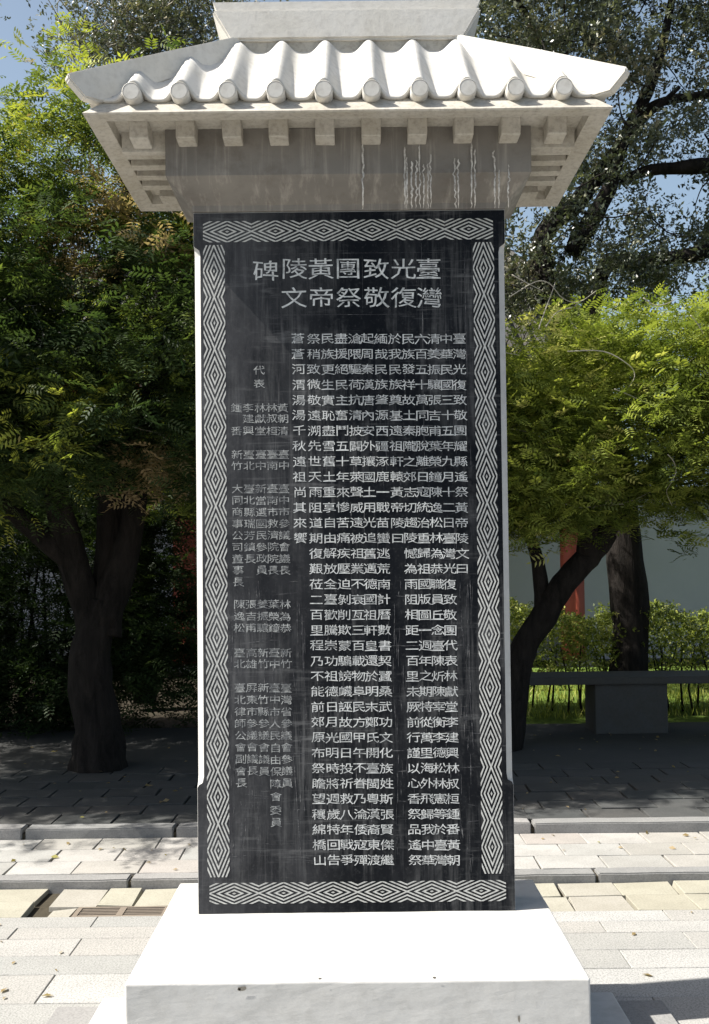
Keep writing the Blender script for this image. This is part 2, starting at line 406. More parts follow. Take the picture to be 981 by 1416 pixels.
up = [(391.6, '黃朝清', '臺中', '臺中市參議會議長'), (375.8, '林叔桓', '臺南', '臺南市救濟院院長'), (360, '林獻堂', '臺中', '新當選國民參政員'),
      (343.5, '李建興', '臺北', '臺北縣瑞芳鎮長'), (327, '鍾 番', '新竹', '大同商事公司董事長')]
for x, a_, b_, c_ in up:
    its = [i for i in small(x, y1, a_) if i[0] != ' '] + small(x + 1, y2, b_) + small(x + 1.2, y3, c_)
    chars('name_column', its, 'paint_faint')
y4 = [835, 852, 868]; y5 = [902.5, 918]; y6 = [950.7 + i * 16.45 for i in range(9)]
y6b = [950.7 + i * 16.6 for i in range(9)] + [1101, 1120, 1137]
dn = [(394.8, '林為恭', '新竹', '臺灣省參議會參議員'), (379, '葉榮鐘', '臺中', '臺中市人民自由保障會委員'), (363.3, '姜振驤', '新竹', '新竹縣參議會議員'),
      (347.3, '張吉甫', '高雄', '屏東市參議會議長'), (331, '陳逸松', '臺北', '臺北律師公會副會長')]
for x, a_, b_, c_ in dn:
    its = small(x, y4, a_) + small(x + .8, y5, b_) + small(x + 1.2, y6b if len(c_) > 9 else y6, c_)
    chars('name_column', its, 'paint_faint')
# ruled lines round the title and long scratches
def ribbon(bm, pts, w_, y=None, jit=0.0):
    pts = [Vector(p) for p in pts]; L, Rr = [], []
    for i, p in enumerate(pts):
        t = (pts[min(i + 1, len(pts) - 1)] - pts[max(i - 1, 0)]).normalized(); nrm = Vector((-t.z, 0, t.x))
        ww = w_ * (1 + random.uniform(-jit, jit)) * (.35 if i in (0, len(pts) - 1) else 1)
        L.append(bm.verts.new(p + nrm * ww / 2)); Rr.append(bm.verts.new(p - nrm * ww / 2))
    for i in range(len(pts) - 1): bm.faces.new((L[i], L[i + 1], Rr[i + 1], Rr[i]))
def on(px, py, dy=.0): p = q(px, py); return Vector((p.x, YF - .0003 - dy, p.z))
b = bmesh.new()
for x in (348, 387, 424.5, 461.5, 501, 539, 576, 612): ribbon(b, [on(x, 350), on(x + .6, 392), on(x + 1, 435)], .0008)
ribbon(b, [on(336, 352), on(480, 350), on(614, 349)], .0008); ribbon(b, [on(350, 436), on(480, 435), on(614, 434)], .0011)
sp(obj('ruled_lines', b, M['scratch']))
b = bmesh.new(); rs = random.Random(3)
lines = [((583, 336), (587, 640)), ((642, 340), (646, 520)), ((598, 640), (640, 634)), ((570, 650), (640, 640)), ((400, 1042), (560, 1038)), ((395, 745), (520, 742)),
         ((545, 870), (640, 868)), ((540, 893), (645, 892)), ((546, 852), (546, 893)), ((645, 820), (651, 960)), ((640, 870), (642, 895)), ((650, 960), (655, 1035)), ((405, 1030), (417, 1190)), ((418, 850), (424, 1010))]
for (xa, ya), (xb, yb) in lines:
    n_ = 14; pts = [on(xa + (xb - xa) * i / n_ + rs.uniform(-.4, .4), ya + (yb - ya) * i / n_ + rs.uniform(-.4, .4)) for i in range(n_ + 1)]
    ribbon(b, pts, .0017, jit=.6)
for _ in range(420):
    if rs.random() < .6: xa, ya = rs.choice([rs.gauss(415, 6), rs.gauss(333, 12), rs.gauss(550, 6), rs.gauss(645, 5), rs.gauss(372, 16), rs.gauss(318, 3)]), rs.uniform(790, 1200)
    else: xa, ya = rs.uniform(316, 652), rs.triangular(480, 1205, 1100)
    L_ = rs.triangular(4, 55, 12)
    if rs.random() < .16: d_ = (L_, rs.uniform(-3, 3))
    else: d_ = (rs.uniform(-.03, .06) * L_, L_)
    if ya + d_[1] > 1210: continue
    ribbon(b, [on(xa + d_[0] * t / 4 + rs.uniform(-.4, .4), ya + d_[1] * t / 4, .0001) for t in range(5)], rs.uniform(.0005, .0018), jit=.5)
o = sp(obj('scratches', b, M['scratch'])); o['kind'] = 'stuff'

# --- lintel flaring out under the roof
ZS = 2.825                                   # soffit level
YE0, YE1 = 2.64, 2 * YC - 2.64               # front and back of the eaves
LW = .563
zk = P(482, 240, 2.75).z
def rect(z_, hw, y0): return [(-hw, y0, z_), (hw, y0, z_), (hw, 2 * YC - y0, z_), (-hw, 2 * YC - y0, z_)]
b = bmesh.new()
loft(b, [rect(ZT + .0045, HW + .001, YF - .003), rect(ZT + .022, HW + .003, YF - .006), rect(zk, LW, 2.752), rect(ZS - .001, LW, 2.75)])
bmesh.ops.subdivide_edges(b, edges=b.edges[:], cuts=14, use_grid_fill=True)
for v in b.verts:
    v.co.y += noise.noise(v.co * 14) * .0022
sp(obj('lintel', b, M['stained_stone']))
# lime runs down the lintel
b = bmesh.new(); rs = random.Random(5)
def lint(px, py):
    # on the vertical part or the sloping part
    p = P(px, py, 2.75)
    if p.z >= zk: return Vector((p.x, 2.745, p.z))
    for _ in range(6):
        t = (p.z - ZT - .022) / (zk - ZT - .022); Y = YF - .006 + (2.752 - YF + .006) * t; p = P(px, py, Y)
    return Vector((p.x, p.y - .005, p.z))
runs = [(502, 200, 290, 2.6)] + [(x, 200 + rs.uniform(0, 30), 289, rs.uniform(1.6, 2.6)) for x in (563, 569, 575, 580, 586, 592, 596)] + [(x, 198 + rs.uniform(0, 40), 289, 2.2) for x in (629, 634, 652, 657, 684, 690, 703, 560)]
for x, y_a, y_b, w_ in runs:
    n_ = 22; ph = rs.uniform(0, 6); pts = [lint(x + 1.8 * math.sin(ph + i * .8) * noise.noise(Vector((x, i * .35, 0))) * 3, y_a + (y_b - y_a) * i / n_) for i in range(n_ + 1)]
    b = bmesh.new(); ribbon(b, pts, w_ * .0020, jit=.35); sp(obj('lime_streak', b, M['lime']))
# --- eaves: fascia and soffit slab
XE = .708
def eave_ring(off, z_): return [(-XE - off, YE0 - off, z_), (XE + off, YE0 - off, z_), (XE + off, YE1 + off, z_), (-XE - off, YE1 + off, z_)]
b = bmesh.new()
loft(b, [eave_ring(.0, ZS), eave_ring(.004, ZS - .030), eave_ring(.056, ZS - .036), eave_ring(.060, ZS - .032), eave_ring(.004, ZS + .030)])
bmesh.ops.subdivide_edges(b, edges=[e for e in b.edges if e.calc_length() > .4], cuts=24, use_grid_fill=True)
for v in b.verts: v.co += Vector((0, noise.noise(v.co * 9) * .0012, noise.noise(v.co * 11) * .0012))
sp(obj('eave_slab', b, M['eave_stone']))
# rafter ends, front and back, then the sides
XR = [(i - 4.5) * .1405 for i in range(10)]
def rafter(dims, taper=None):
    b = bmesh.new(); vs = box(b, *dims)
    if taper == 'front':
        for v in vs:
            if v.co.y < dims[2] + .001 and v.co.z < dims[4] + .001: v.co.y += .008; v.co.z += .004
    bmesh.ops.bevel(b, geom=b.edges[:], offset=.0025, segments=1, affect='EDGES')
    for v in b.verts: v.co += Vector((noise.noise(v.co * 30), noise.noise(v.co * 31 + Vector((5, 0, 0))), noise.noise(v.co * 29))) * .0016
    return b
for x in XR:
    inner = abs(x) < LW
    sp(obj('rafter_end', rafter((x - .029, x + .029, 2.69, 2.755 if inner else 2.762, 2.770, ZS + .001), 'front'), M['eave_stone']))
    sp(obj('rafter_end', rafter((x - .029, x + .029, 2 * YC - 2.755, 2 * YC - 2.69, 2.770, ZS + .001)), M['eave_stone']))
for sx in (-1, 1):
    for j in range(4):
        yy = 2.835 + j * .078
        xa, xb = sorted((sx * (LW - .003), sx * .705))
        sp(obj('rafter_end', rafter((xa, xb, yy - .017, yy + .017, 2.778, ZS + .001)), M['eave_stone']))
    # cushion board closing the corner
    xa, xb = sorted((sx * (LW - .002), sx * .70))
    b = bmesh.new(); box(b, xa, xb, 2.764, 2.79, 2.763, ZS + .0015)
    sp(obj('corner_board', b, M['eave_stone']))
# --- tiled roof: rolls and troughs
Z0, Z1 = 2.866, 3.138                        # base line at eave and at ridge
XH0, XH1 = .775, .372                        # half width at eave and ridge
RY0, RY1 = 2.612, 2.862                      # front eave line and ridge line
PX = .1395
def prof(x, r=.035):
    t = (x / PX + 50) % 1.0                     # rolls at half-steps
    d = abs(t - .5) * PX
    v = abs(t - .5) * 2                     # 0 at roll centre, 1 at trough centre
    return -.015 + .046 * (.5 + .5 * math.cos(math.pi * v)) ** 1.75
def roof_z(v): return Z0 + (Z1 - Z0) * (v * .90 + .10 * v * v)
def roof_side(flip):
    """front or back slope"""
    nx, nv = 420, 20; V, Fc = [], []
    for j in range(nv + 1):
        v = j / nv; xh = XH0 + (XH1 - XH0) * v; y = RY0 + (RY1 - RY0) * v
        for i in range(nx + 1):
            x = -xh + 2 * xh * i / nx
            h = prof(x) * (1 - .30 * v)
            z_ = roof_z(v) + h
            V.append((x, y - h * .35, z_))
    base = len(V)
    for i in range(nx + 1):                 # lip at the eave
        x = -XH0 + 2 * XH0 * i / nx; V.append((x, RY0 + .004, roof_z(0) + prof(x) - .008))
    b2 = len(V)
    for i in range(nx + 1):
        x = -XH0 + 2 * XH0 * i / nx; V.append((x, YE0 + .01, roof_z(0) + prof(x) * .6 - .010))
    for j in range(nv):
        for i in range(nx):
            a = j * (nx + 1) + i; Fc.append((a, a + 1, a + nx + 2, a + nx + 1))
    for i in range(nx):
        Fc.append((base + i, base + i + 1, i + 1, i)); Fc.append((b2 + i, b2 + i + 1, base + i + 1, base + i))
    if flip: V = [(x, 2 * YC - y, z_) for x, y, z_ in V]; Fc = [f[::-1] for f in Fc]
    o = raw('tiled_slope', V, Fc, M['roof_stone'], None, True); return sp(o)
roof_side(False); roof_side(True)
D0, D1 = YC - RY0, YC - RY1
for sx in (-1, 1):                          # the two hipped ends
    nx, nv = 160, 16; V, Fc = [], []
    for j in range(nv + 1):
        v = j / nv; dh = D0 + (D1 - D0) * v; xx = XH0 + (XH1 - XH0) * v
        for i in range(nx + 1):
            d = -dh + 2 * dh * i / nx; h = prof(d + PX / 2) * (1 - .3 * v)
            V.append((sx * (xx + h * .35 - .006), YC + d, roof_z(v) + h - .014))
    for j in range(nv):
        for i in range(nx):
            a = j * (nx + 1) + i; f = (a, a + 1, a + nx + 2, a + nx + 1); Fc.append(f if sx > 0 else f[::-1])
    sp(raw('tiled_slope', V, Fc, M['roof_stone'], None, True))
# round tile ends
b = bmesh.new(); n_ = 32; r0 = .0250
prof_r = [(0, 0), (r0 * .92, 0), (r0 * .93, .0025), (r0 * .97, .0025), (r0 * .98, -.0005), (r0 * 1.05, .001), (r0 * 1.07, .055)]
vr = [[b.verts.new((r_ * math.cos(2 * math.pi * k / n_), y_, r_ * math.sin(2 * math.pi * k / n_))) for k in range(n_)] for r_, y_ in prof_r[1:]]
c0 = b.verts.new((0, 0, 0))
for k in range(n_): b.faces.new((c0, vr[0][k], vr[0][(k + 1) % n_]))
for A, B in zip(vr, vr[1:]):
    for k in range(n_): b.faces.new((A[k], B[k], B[(k + 1) % n_], A[(k + 1) % n_]))
bmesh.ops.recalc_face_normals(b, faces=b.faces[:])
me_disc = bpy.data.meshes.new('tile_end'); b.to_mesh(me_disc); b.free(); me_disc.materials.append(M['roof_stone'])
XT = [(i - 4.5) * PX for i in range(10)]
for x in XT:
    for bk in (0, 1):
        o = bpy.data.objects.new('tile_end', me_disc); link(o)
        o.location = (x, RY0 - .028 if not bk else 2 * YC - RY0 + .028, Z0 - .009); o.rotation_euler = (0, random.uniform(0, 6), math.pi * bk); sp(o)
# hips
def hip(sx, sy):
    tip = Vector((.812, YC - 2.572, 0)); top = Vector((.352, YC - 2.874, 0))
    d = (tip - top).normalized(); nrm = Vector((-d.y, d.x, 0)); hw = .017
    # outline along the diagonal: (distance from top end, z)
    L = (tip - top).length
    prof_h = [(0, 3.182), (L * .5, 3.042), (L, 2.898), (L - .004, 2.884), (L - .050, 2.842), (L - .10, 2.842), (L * .6, 2.915), (L * .3, 3.01), (0, 3.10)]
    V, Fc = [], []
    for s in (-1, 1):
        for t, z_ in prof_h:
            p = top + d * t + nrm * hw * s; V.append((p.x * sx, YC - p.y * sy, z_))
    n = len(prof_h); Fc.append(list(range(n))[::-1]); Fc.append(list(range(n, 2 * n)))
    for i in range(n): Fc.append((i, (i + 1) % n, n + (i + 1) % n, n + i))
    me = bpy.data.meshes.new('hip_ridge'); me.from_pydata(V, [], Fc); bb = bmesh.new(); bb.from_mesh(me)
    bmesh.ops.recalc_face_normals(bb, faces=bb.faces[:]); bmesh.ops.bevel(bb, geom=bb.edges[:], offset=.004, segments=2, affect='EDGES'); bmesh.ops.triangulate(bb, faces=[f for f in bb.faces if len(f.verts) > 4]); bb.to_mesh(me); bb.free()
    sp(obj('hip_ridge', me, M['roof_stone']))
for sx in (-1, 1):
    for sy in (1, -1): hip(sx, sy)
# eave corner blocks joining hip tip and fascia
# main ridge
b = bmesh.new()
prism(b, [(-.376, 3.163), (.376, 3.163), (.434, 3.262), (-.434, 3.262)], 2.852, 2 * YC - 2.852)
bmesh.ops.recalc_face_normals(b, faces=b.faces[:])
bmesh.ops.bevel(b, geom=b.edges[:], offset=.007, segments=2, affect='EDGES')
sp(obj('main_ridge', b, M['roof_stone']))
b = bmesh.new(); box(b, -.362, .362, 2.866, 2 * YC - 2.866, 3.10, 3.168)
sp(obj('ridge_bed', b, M['eave_stone']))
b = bmesh.new(); prism(b, [(-.415, 3.2635), (.415, 3.2635), (.432, 3.30), (-.432, 3.30)], 2.875, 2 * YC - 2.875)
bmesh.ops.recalc_face_normals(b, faces=b.faces[:])
sp(obj('ridge_cap', b, M['roof_stone']))

# ------------------------------------------------------------------ ground
raw('ground', [(-150, -150, -.06), (150, -150, -.06), (150, 200, -.06), (-150, 200, -.06)], [(0, 1, 2, 3)], M['soil'])['kind'] = 'structure'
def slab_mesh(name, m, sx, sy, h=.05, rough=.004, bev=.0022):
    b = bmesh.new(); box(b, -sx / 2, sx / 2, -sy / 2, sy / 2, -h, 0)
    for v in b.verts: v.co.x += random.uniform(-rough, rough); v.co.y += random.uniform(-rough, rough)
    bmesh.ops.bevel(b, geom=[e for e in b.edges if all(v.co.z > -.001 for v in e.verts)], offset=bev, segments=1, affect='EDGES')
    me = bpy.data.meshes.new(name); b.to_mesh(me); b.free(); me.materials.append(m); return me
def field(root, name, m, x0, x1, rows, z_, lx, joint, bond=.5, rough=.004, zj=.002, skip=None, rnd=random.Random(1), lean=0.0, tilt=.003):
    """rows: list of (y0,y1)"""
    for ri, (ya, yb) in enumerate(rows):
        metas = [slab_mesh(name, m, lx - joint, (yb - ya) - joint, rough=rough) for _ in range(4)]
        x = x0 + (lx * bond if ri % 2 else 0) + lean * ri
        while x < x1:
            cx, cy = x + lx / 2, (ya + yb) / 2
            if not (skip and skip(cx, cy)):
                o = bpy.data.objects.new(name, rnd.choice(metas)); link(o, root)
                o.location = (cx + rnd.uniform(-1, 1) * joint * .3, cy, z_ + rnd.uniform(-zj, zj))
                o.rotation_euler = (rnd.uniform(-tilt, tilt), rnd.uniform(-tilt, tilt), rnd.uniform(-.004, .004) + (math.pi if rnd.random() < .5 else 0))
            x += lx
def ystrip(name, y0, y1, z_, m, x0=-9, x1=9):
    b = bmesh.new(); box(b, x0, x1, y0, y1, -.059, z_); o = obj(name, b, m); o['kind'] = 'structure'; return o
YP0 = G(490, 1263).y                        # far edge of the granite plaza
ZK1 = .030
YG = G(490, 1222).y                         # foot of the first kerb
YK2 = 4.90; ZK2 = .085
plaza = ystrip('plaza_paving', .0, YP0, -.012, M['dirt'])
rows = []; y = YP0
hts = [.115, .115, .16, .16, .22, .22, .22, .22, .22, .22]
for h_ in hts: rows.append((y - h_, y)); y -= h_
def hid(cx, cy): return abs(cx) < .30 and cy < 3.1 or (abs(cx) < .55 and cy < 2.7)
field(plaza, 'granite_slab', M['granite'], -2.9, 3.0, rows, 0.0, .60, .004, rough=.0008, zj=.0004, skip=hid, tilt=.0005)
b = bmesh.new(); box(b, -9, 9, -6, y - .004, -.05, 0.0); o = obj('granite_sheet', b, M['granite'], plaza); o['kind'] = 'stuff'
for sx in (-1, 1):
    b = bmesh.new(); x_a, x_b = (-9, -2.91) if sx < 0 else (3.5, 9); box(b, x_a, x_b, y, YP0, -.05, 0.0)
    o = obj('granite_sheet', b, M['granite'], plaza); o['kind'] = 'stuff'
gut = ystrip('gutter_paving', YP0, YG, -.03, M['dirt'])
gr_x0, gr_x1 = G(82, 1250).x, G(240, 1250).x
gm = YP0 + (YG - YP0) * .52
field(gut, 'gutter_stone', M['yellowstone'], -3.0, 3.4, [(YP0, gm), (gm, YG)], -.004, .262, .013, .0, .009, .004, skip=lambda cx, cy: gr_x0 - .03 < cx < gr_x1 + .1, rnd=random.Random(12), tilt=.012)
fp = ystrip('footpath', YG + .008, YK2 + .002, ZK1 - .012, M['dirt'])
d_ = (YK2 - YG - .09) / 3
field(fp, 'paving_stone', M['sandstone'], -3.6, 4.2, [(YG + .09 + i * d_, YG + .09 + (i + 1) * d_) for i in range(3)], ZK1, .32, .008, .5, .003, .002, rnd=random.Random(4), tilt=.004)
def kerb(name, label, y0, y1, z0, z1, xs, m, joint=.008, rnd=random.Random(2)):
    root = ystrip(name, y0 + .012, y1 - .004, z1 - .03, M['dirt'])
    for a, c in zip(xs, xs[1:]):
        b = bmesh.new(); box(b, a + joint, c - joint * rnd.uniform(.2, 1), y0, y1, z0, z1 + rnd.uniform(-.003, .003))
        bmesh.ops.subdivide_edges(b, edges=[e for e in b.edges if e.calc_length() > .3], cuts=8, use_grid_fill=True)
        bmesh.ops.bevel(b, geom=[e for e in b.edges if len(e.link_faces) == 2 and e.calc_face_angle(0) > 1], offset=.006, segments=2, affect='EDGES')
        for v in b.verts: v.co += Vector((0, noise.noise(v.co * 7) * .004, noise.noise(v.co * 9) * .003))
        obj('kerb_stone', b, m, root)
    return root
xs1 = [-4.2, -3.2, -2.35, -1.72, G(172, 1235).x, -.35, .5, 1.12, 1.75, 2.4, 3.3, 4.2]
kerb('gutter_kerb', '', YG, YG + .085, -.045, ZK1 + .002, xs1, M['kerbstone'])
xs2 = [-4.4, -3.3, G(-140, 1138).x, G(68, 1138).x, G(259, 1138).x, .02, .95, 1.95, 2.9, 3.9]
kerb('planting_kerb', '', YK2, YK2 + .10, 0.0, ZK2, xs2, M['kerbstone'], .012)
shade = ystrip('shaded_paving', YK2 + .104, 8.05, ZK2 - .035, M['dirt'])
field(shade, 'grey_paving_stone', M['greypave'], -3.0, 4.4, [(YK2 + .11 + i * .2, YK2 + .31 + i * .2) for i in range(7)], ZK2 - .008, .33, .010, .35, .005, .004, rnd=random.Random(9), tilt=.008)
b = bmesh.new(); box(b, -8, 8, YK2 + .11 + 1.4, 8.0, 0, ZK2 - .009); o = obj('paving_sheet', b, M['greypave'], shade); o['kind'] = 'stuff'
lw = raw('lawn', [(.9, 8.05, .05), (30, 8.05, .05), (30, 12.6, .05), (.9, 12.6, .05)], [(0, 1, 2, 3)], M['lawn']); lw['kind'] = 'structure'
# drain grate lying in the gutter
ga, gb = YP0 + .012, YP0 + .125
grate = thing('drain_grate', 'old metal drain grate of long slots sunk in the gutter', 'drain grate', ((gr_x0 + gr_x1) / 2, (ga + gb) / 2, -.012))
def gp(o): o.parent = grate; o.matrix_parent_inverse = grate.matrix_world.inverted(); return o
ax0, ax1 = G(112, 1257).x, G(226, 1257).x; mid = (ax0 + ax1) / 2
b = bmesh.new()
for r_ in ((ax0 - .02, ax1 + .02, ga, ga + .012), (ax0 - .02, ax1 + .02, gb - .012, gb), (ax0 - .02, ax0, ga + .0125, gb - .0125), (ax1, ax1 + .02, ga + .0125, gb - .0125), (mid - .014, mid + .014, ga + .0125, gb - .0125)):
    box(b, r_[0], r_[1], r_[2], r_[3], -.03, -.006)
gp(obj('grate_frame', b, M['iron']))
for s_, e_ in ((ax0 + .001, mid - .015), (mid + .015, ax1 - .001)):
    for k in range(5):
        yy = ga + .022 + k * .0175
        b = bmesh.new(); box(b, s_, e_, yy - .0036, yy + .0036, -.028, -.009); gp(obj('grate_bar', b, M['iron']))
b = bmesh.new(); box(b, ax0 - .15, ax1 + .10, ga - .006, YG + .002, -.12, -.034)
m = MatB('pit', .95, .1); m.col((.02, .018, .015)); gp(obj('drain_pit', b, m.m))
rs = random.Random(21)
for k, (xa, xb, ya, yb) in enumerate([(ax0 - .125, ax0 - .035, ga, gb - .01), (ax0 - .15, ax0 + .05, gb + .01, YG - .01), (ax0 + .06, mid + .03, gb + .01, YG - .005), (mid + .045, ax1 + .08, gb + .008, YG - .01), (ax1 + .035, ax1 + .16, ga, gb)]):
    b = bmesh.new(); vs = box(b, xa, xb, ya, yb, -.05, -.010 + rs.uniform(-.004, .003))
    for v in vs: v.co += Vector((rs.uniform(-.008, .008), rs.uniform(-.004, .004), rs.uniform(-.005, .005) if v.co.z > -.04 else 0))
    obj('gutter_stone', b, M['yellowstone'], gut)

# ------------------------------------------------------------------ foliage
def rotmats(az, pitch_, roll_):
    ca, sa, cp, sp_, cr, sr = np.cos(az), np.sin(az), np.cos(pitch_), np.sin(pitch_), np.cos(roll_), np.sin(roll_)
    X = np.stack([ca * cp, sa * cp, sp_], -1)
    Y0 = np.stack([-sa, ca, np.zeros_like(sa)], -1); Z0_ = np.cross(X, Y0)
    Y = Y0 * cr[:, None] + Z0_ * sr[:, None]; Z = np.cross(X, Y)
    return np.stack([X, Y, Z], -1)           # columns
def frond_template(pairs, droop=.25, lw=.14, ll=.30):
    V = []
    def leaf(bx, bz, ang, L, W_):
        ux, uy = math.cos(ang), math.sin(ang); dz = -.25
        pts = [(0, 0), (.45, W_), (1, 0), (.45, -W_)]
        for t, s in pts:
            V.append((bx + ux * t * L - uy * s * L, uy * t * L + ux * s * L, bz + dz * t * L * abs(uy) * .5 + (0.06 * L if s else 0)))
    for i in range(pairs):
        t = .22 + .75 * i / pairs; z_ = -droop * t * t; l_ = ll * (1 - .25 * abs(t - .5))
        leaf(t, z_, 1.05, l_, lw); leaf(t + .02, z_, -1.05, l_, lw)
    leaf(.97, -droop * .95, 0, ll * .9, lw)
    return np.array(V)
def sprig_template(n, rs):
    V = []
    for i in range(n):
        a = rs.uniform(0, 6.28); L = rs.uniform(.35, .6); t = i / n; e = rs.uniform(-.3, .8)
        d = np.array([math.cos(a) * math.cos(e) * .8 + .35, math.sin(a) * math.cos(e), math.sin(e)]); d /= np.linalg.norm(d)
        s = np.cross(d, [rs.uniform(-1, 1), rs.uniform(-1, 1), 1]); s /= np.linalg.norm(s)
        b0 = np.array([t, rs.uniform(-.1, .1), rs.uniform(-.1, .1)])
        for p in ((0, 0), (.5, .22), (1, 0), (.5, -.22)): V.append(b0 + d * p[0] * L + s * p[1] * L)
    return np.array(V)
def foliage(name, pos, out, size, tint, tmpls, m, parent, rng, droop=(-.7, .5)):
    """pos (n,3), out (n,) azimuth hint, size (n,), tint (n,)"""
    n = len(pos); az = out + rng.normal(0, .9, n); pt = rng.uniform(droop[0], droop[1], n); rl = rng.normal(0, .5, n)
    Rm = rotmats(az, pt, rl); which = rng.integers(0, len(tmpls), n)
    VV, TT = [], []
    for k, T in enumerate(tmpls):
        ix = np.where(which == k)[0]
        if not len(ix): continue
        W_ = np.einsum('nij,vj->nvi', Rm[ix], T) * size[ix][:, None, None] + pos[ix][:, None, :]
        VV.append(W_.reshape(-1, 3))
        nl = len(T) // 4
        tt = np.repeat(np.clip(tint[ix][:, None] + rng.normal(0, .05, (len(ix), nl)) * (tint[ix][:, None] < .86), 0, 1), 4, axis=1)
        TT.append(tt.reshape(-1))
    V = np.concatenate(VV).astype(np.float32); T_ = np.concatenate(TT).astype(np.float32)
    nf = len(V) // 4
    me = bpy.data.meshes.new(name); me.vertices.add(len(V)); me.vertices.foreach_set('co', V.reshape(-1))
    me.loops.add(len(V)); me.loops.foreach_set('vertex_index', np.arange(len(V), dtype=np.int32))
    me.polygons.add(nf); me.polygons.foreach_set('loop_start', np.arange(0, nf * 4, 4, dtype=np.int32)); me.polygons.foreach_set('loop_total', np.full(nf, 4, dtype=np.int32))
    me.update(calc_edges=True); at = me.attributes.new('tint', 'FLOAT', 'POINT'); at.data.foreach_set('value', T_)
    me.materials.append(m)
    o = obj(name, me, None, None)
    if parent is not None: o.parent = parent; o.matrix_parent_inverse = parent.matrix_world.inverted()
    return o
def clusters(lobes, n, rng, shell=.35):
    """cluster centres near the skin of a set of ellipsoids; returns centres and outward azimuth"""
    wts = np.array([l[1][0] * l[1][1] + l[1][0] * l[1][2] + l[1][1] * l[1][2] for l in lobes]); wts = wts / wts.sum()
    k = rng.choice(len(lobes), n, p=wts); C = np.array([l[0] for l in lobes])[k]; Rr = np.array([l[1] for l in lobes])[k]
    d = rng.normal(0, 1, (n, 3)); d /= np.linalg.norm(d, axis=1)[:, None]
    r = 1 - shell * rng.random(n) ** 1.5
    r *= 1 + .12 * rng.normal(0, 1, n)
    return C + d * Rr * r[:, None], np.arctan2(d[:, 1], d[:, 0])
def spread(C, az, per, rad, rng, flat=.6):
    n = len(C); idx = np.repeat(np.arange(n), per); o = rng.normal(0, 1, (len(idx), 3)) * rad * np.array([1, 1, flat])
    return C[idx] + o, az[idx] + rng.normal(0, .7, len(idx)), idx
def wp(o, root): o.parent = root; o.matrix_parent_inverse = root.matrix_world.inverted(); return o
def limb(root, name, pts, radii, n=9, m='bark', wob=.25, k=5):
    pl_ = smoothline(pts, k); N_ = len(pl_); rr = [float(np.interp(i / (N_ - 1), np.linspace(0, 1, len(radii)), radii)) for i in range(N_)]
    b = bmesh.new(); tube(b, pl_, rr, n, wob); return wp(obj(name, b, M[m], None, True), root)

FR = [frond_template(4, .25, .17, .36), frond_template(4, .45, .16, .38), frond_template(5, .15, .15, .32)]
rng = np.random.default_rng(11)
SP = [sprig_template(7, rng) for _ in range(5)]

# left tree
tl = thing('leafy_tree', 'big dark leafy tree with brown dry sprays left of the tablet', 'tree', (-1.7, 6.5, .06))
bx = G(125, 1035, .06); bx = Vector((-1.85, 6.45, .04))
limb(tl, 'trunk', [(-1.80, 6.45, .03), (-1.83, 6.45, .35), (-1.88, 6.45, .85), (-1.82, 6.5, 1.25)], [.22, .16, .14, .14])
for pts, rr in [([(-1.86, 6.48, 1.0), (-2.0, 6.4, 1.6), (-2.12, 6.2, 2.3), (-2.5, 6.0, 3.2), (-2.6, 6.0, 4.2)], [.12, .10, .08, .05, .02]),
                ([(-1.82, 6.48, 1.1), (-1.6, 6.5, 1.7), (-1.5, 6.4, 2.4), (-1.2, 6.2, 3.2), (-.9, 6.2, 3.9)], [.13, .10, .08, .05, .02]),
                ([(-1.80, 6.5, 1.0), (-1.75, 6.6, 1.8), (-1.8, 6.5, 2.8), (-1.6, 6.4, 4.0), (-1.5, 6.4, 4.8)], [.13, .10, .08, .05, .02]),
                ([(-1.95, 6.4, 1.5), (-2.5, 6.2, 2.0), (-3.2, 5.7, 2.5), (-3.9, 5.3, 2.9)], [.08, .07, .05, .02])]:
    limb(tl, 'limb', pts, rr)
LL = [((-2.2, 6.0, 3.5), (1.5, 1.15, 1.3)), ((-1.25, 5.9, 3.0), (.95, 1.0, 1.15)), ((-3.5, 5.8, 2.9), (1.5, 1.25, 1.2)), ((-.3, 6.3, 3.3), (1.2, 1.0, 1.25)),
      ((-1.5, 6.3, 4.15), (1.2, 1.0, .62)), ((-4.8, 5.9, 3.4), (1.6, 1.1, 1.4)), ((-2.4, 5.5, 2.6), (.9, .8, .8)), ((-3.0, 6.0, 4.0), (1.3, 1.0, .7)), ((-2.9, 7.9, 2.75), (2.3, 1.1, 1.35)), ((-.7, 8.0, 3.0), (1.3, 1.0, 1.2)), ((-1.9, 5.6, 2.3), (1.2, .7, .6)), ((-3.2, 5.8, 2.2), (1.2, .8, .6)), ((-.8, 5.9, 2.35), (.6, .6, .6))]
C, az = clusters(LL, 1750, rng, .45)
keep = (C[:, 2] > 1.75 + .25 * np.sin(C[:, 0] * 3)) & ~((C[:, 1] < 4.75) & (C[:, 0] > -2.6)); C, az = C[keep], az[keep]
ctint = np.clip(rng.normal(.26, .17, len(C)) + np.clip((C[:, 2] - 3.4) * .28, 0, .35), 0, .85)  # tint climbs with height: sunlit crown top put into the leaf colour
ctint[rng.random(len(C)) < .06] = .86
for (bxp, byp, rad) in ((138, 265, 34), (105, 320, 30), (62, 330, 20), (95, 350, 34), (250, 330, 22), (160, 290, 20), (215, 650, 30), (120, 380, 25)):
    for i in range(len(C)):
        d = CAMR.inverted() @ (Vector(C[i]) - Vector((0, 0, H)))
        if -d.z > 0:
            px_, py_ = CX + F * d.x / -d.z, CY - F * d.y / -d.z
            if math.hypot(px_ - bxp, py_ - byp) < rad: ctint[i] = .94 + .05 * rng.random()
Pz, A_, ix = spread(C, az, 25, .12, rng)
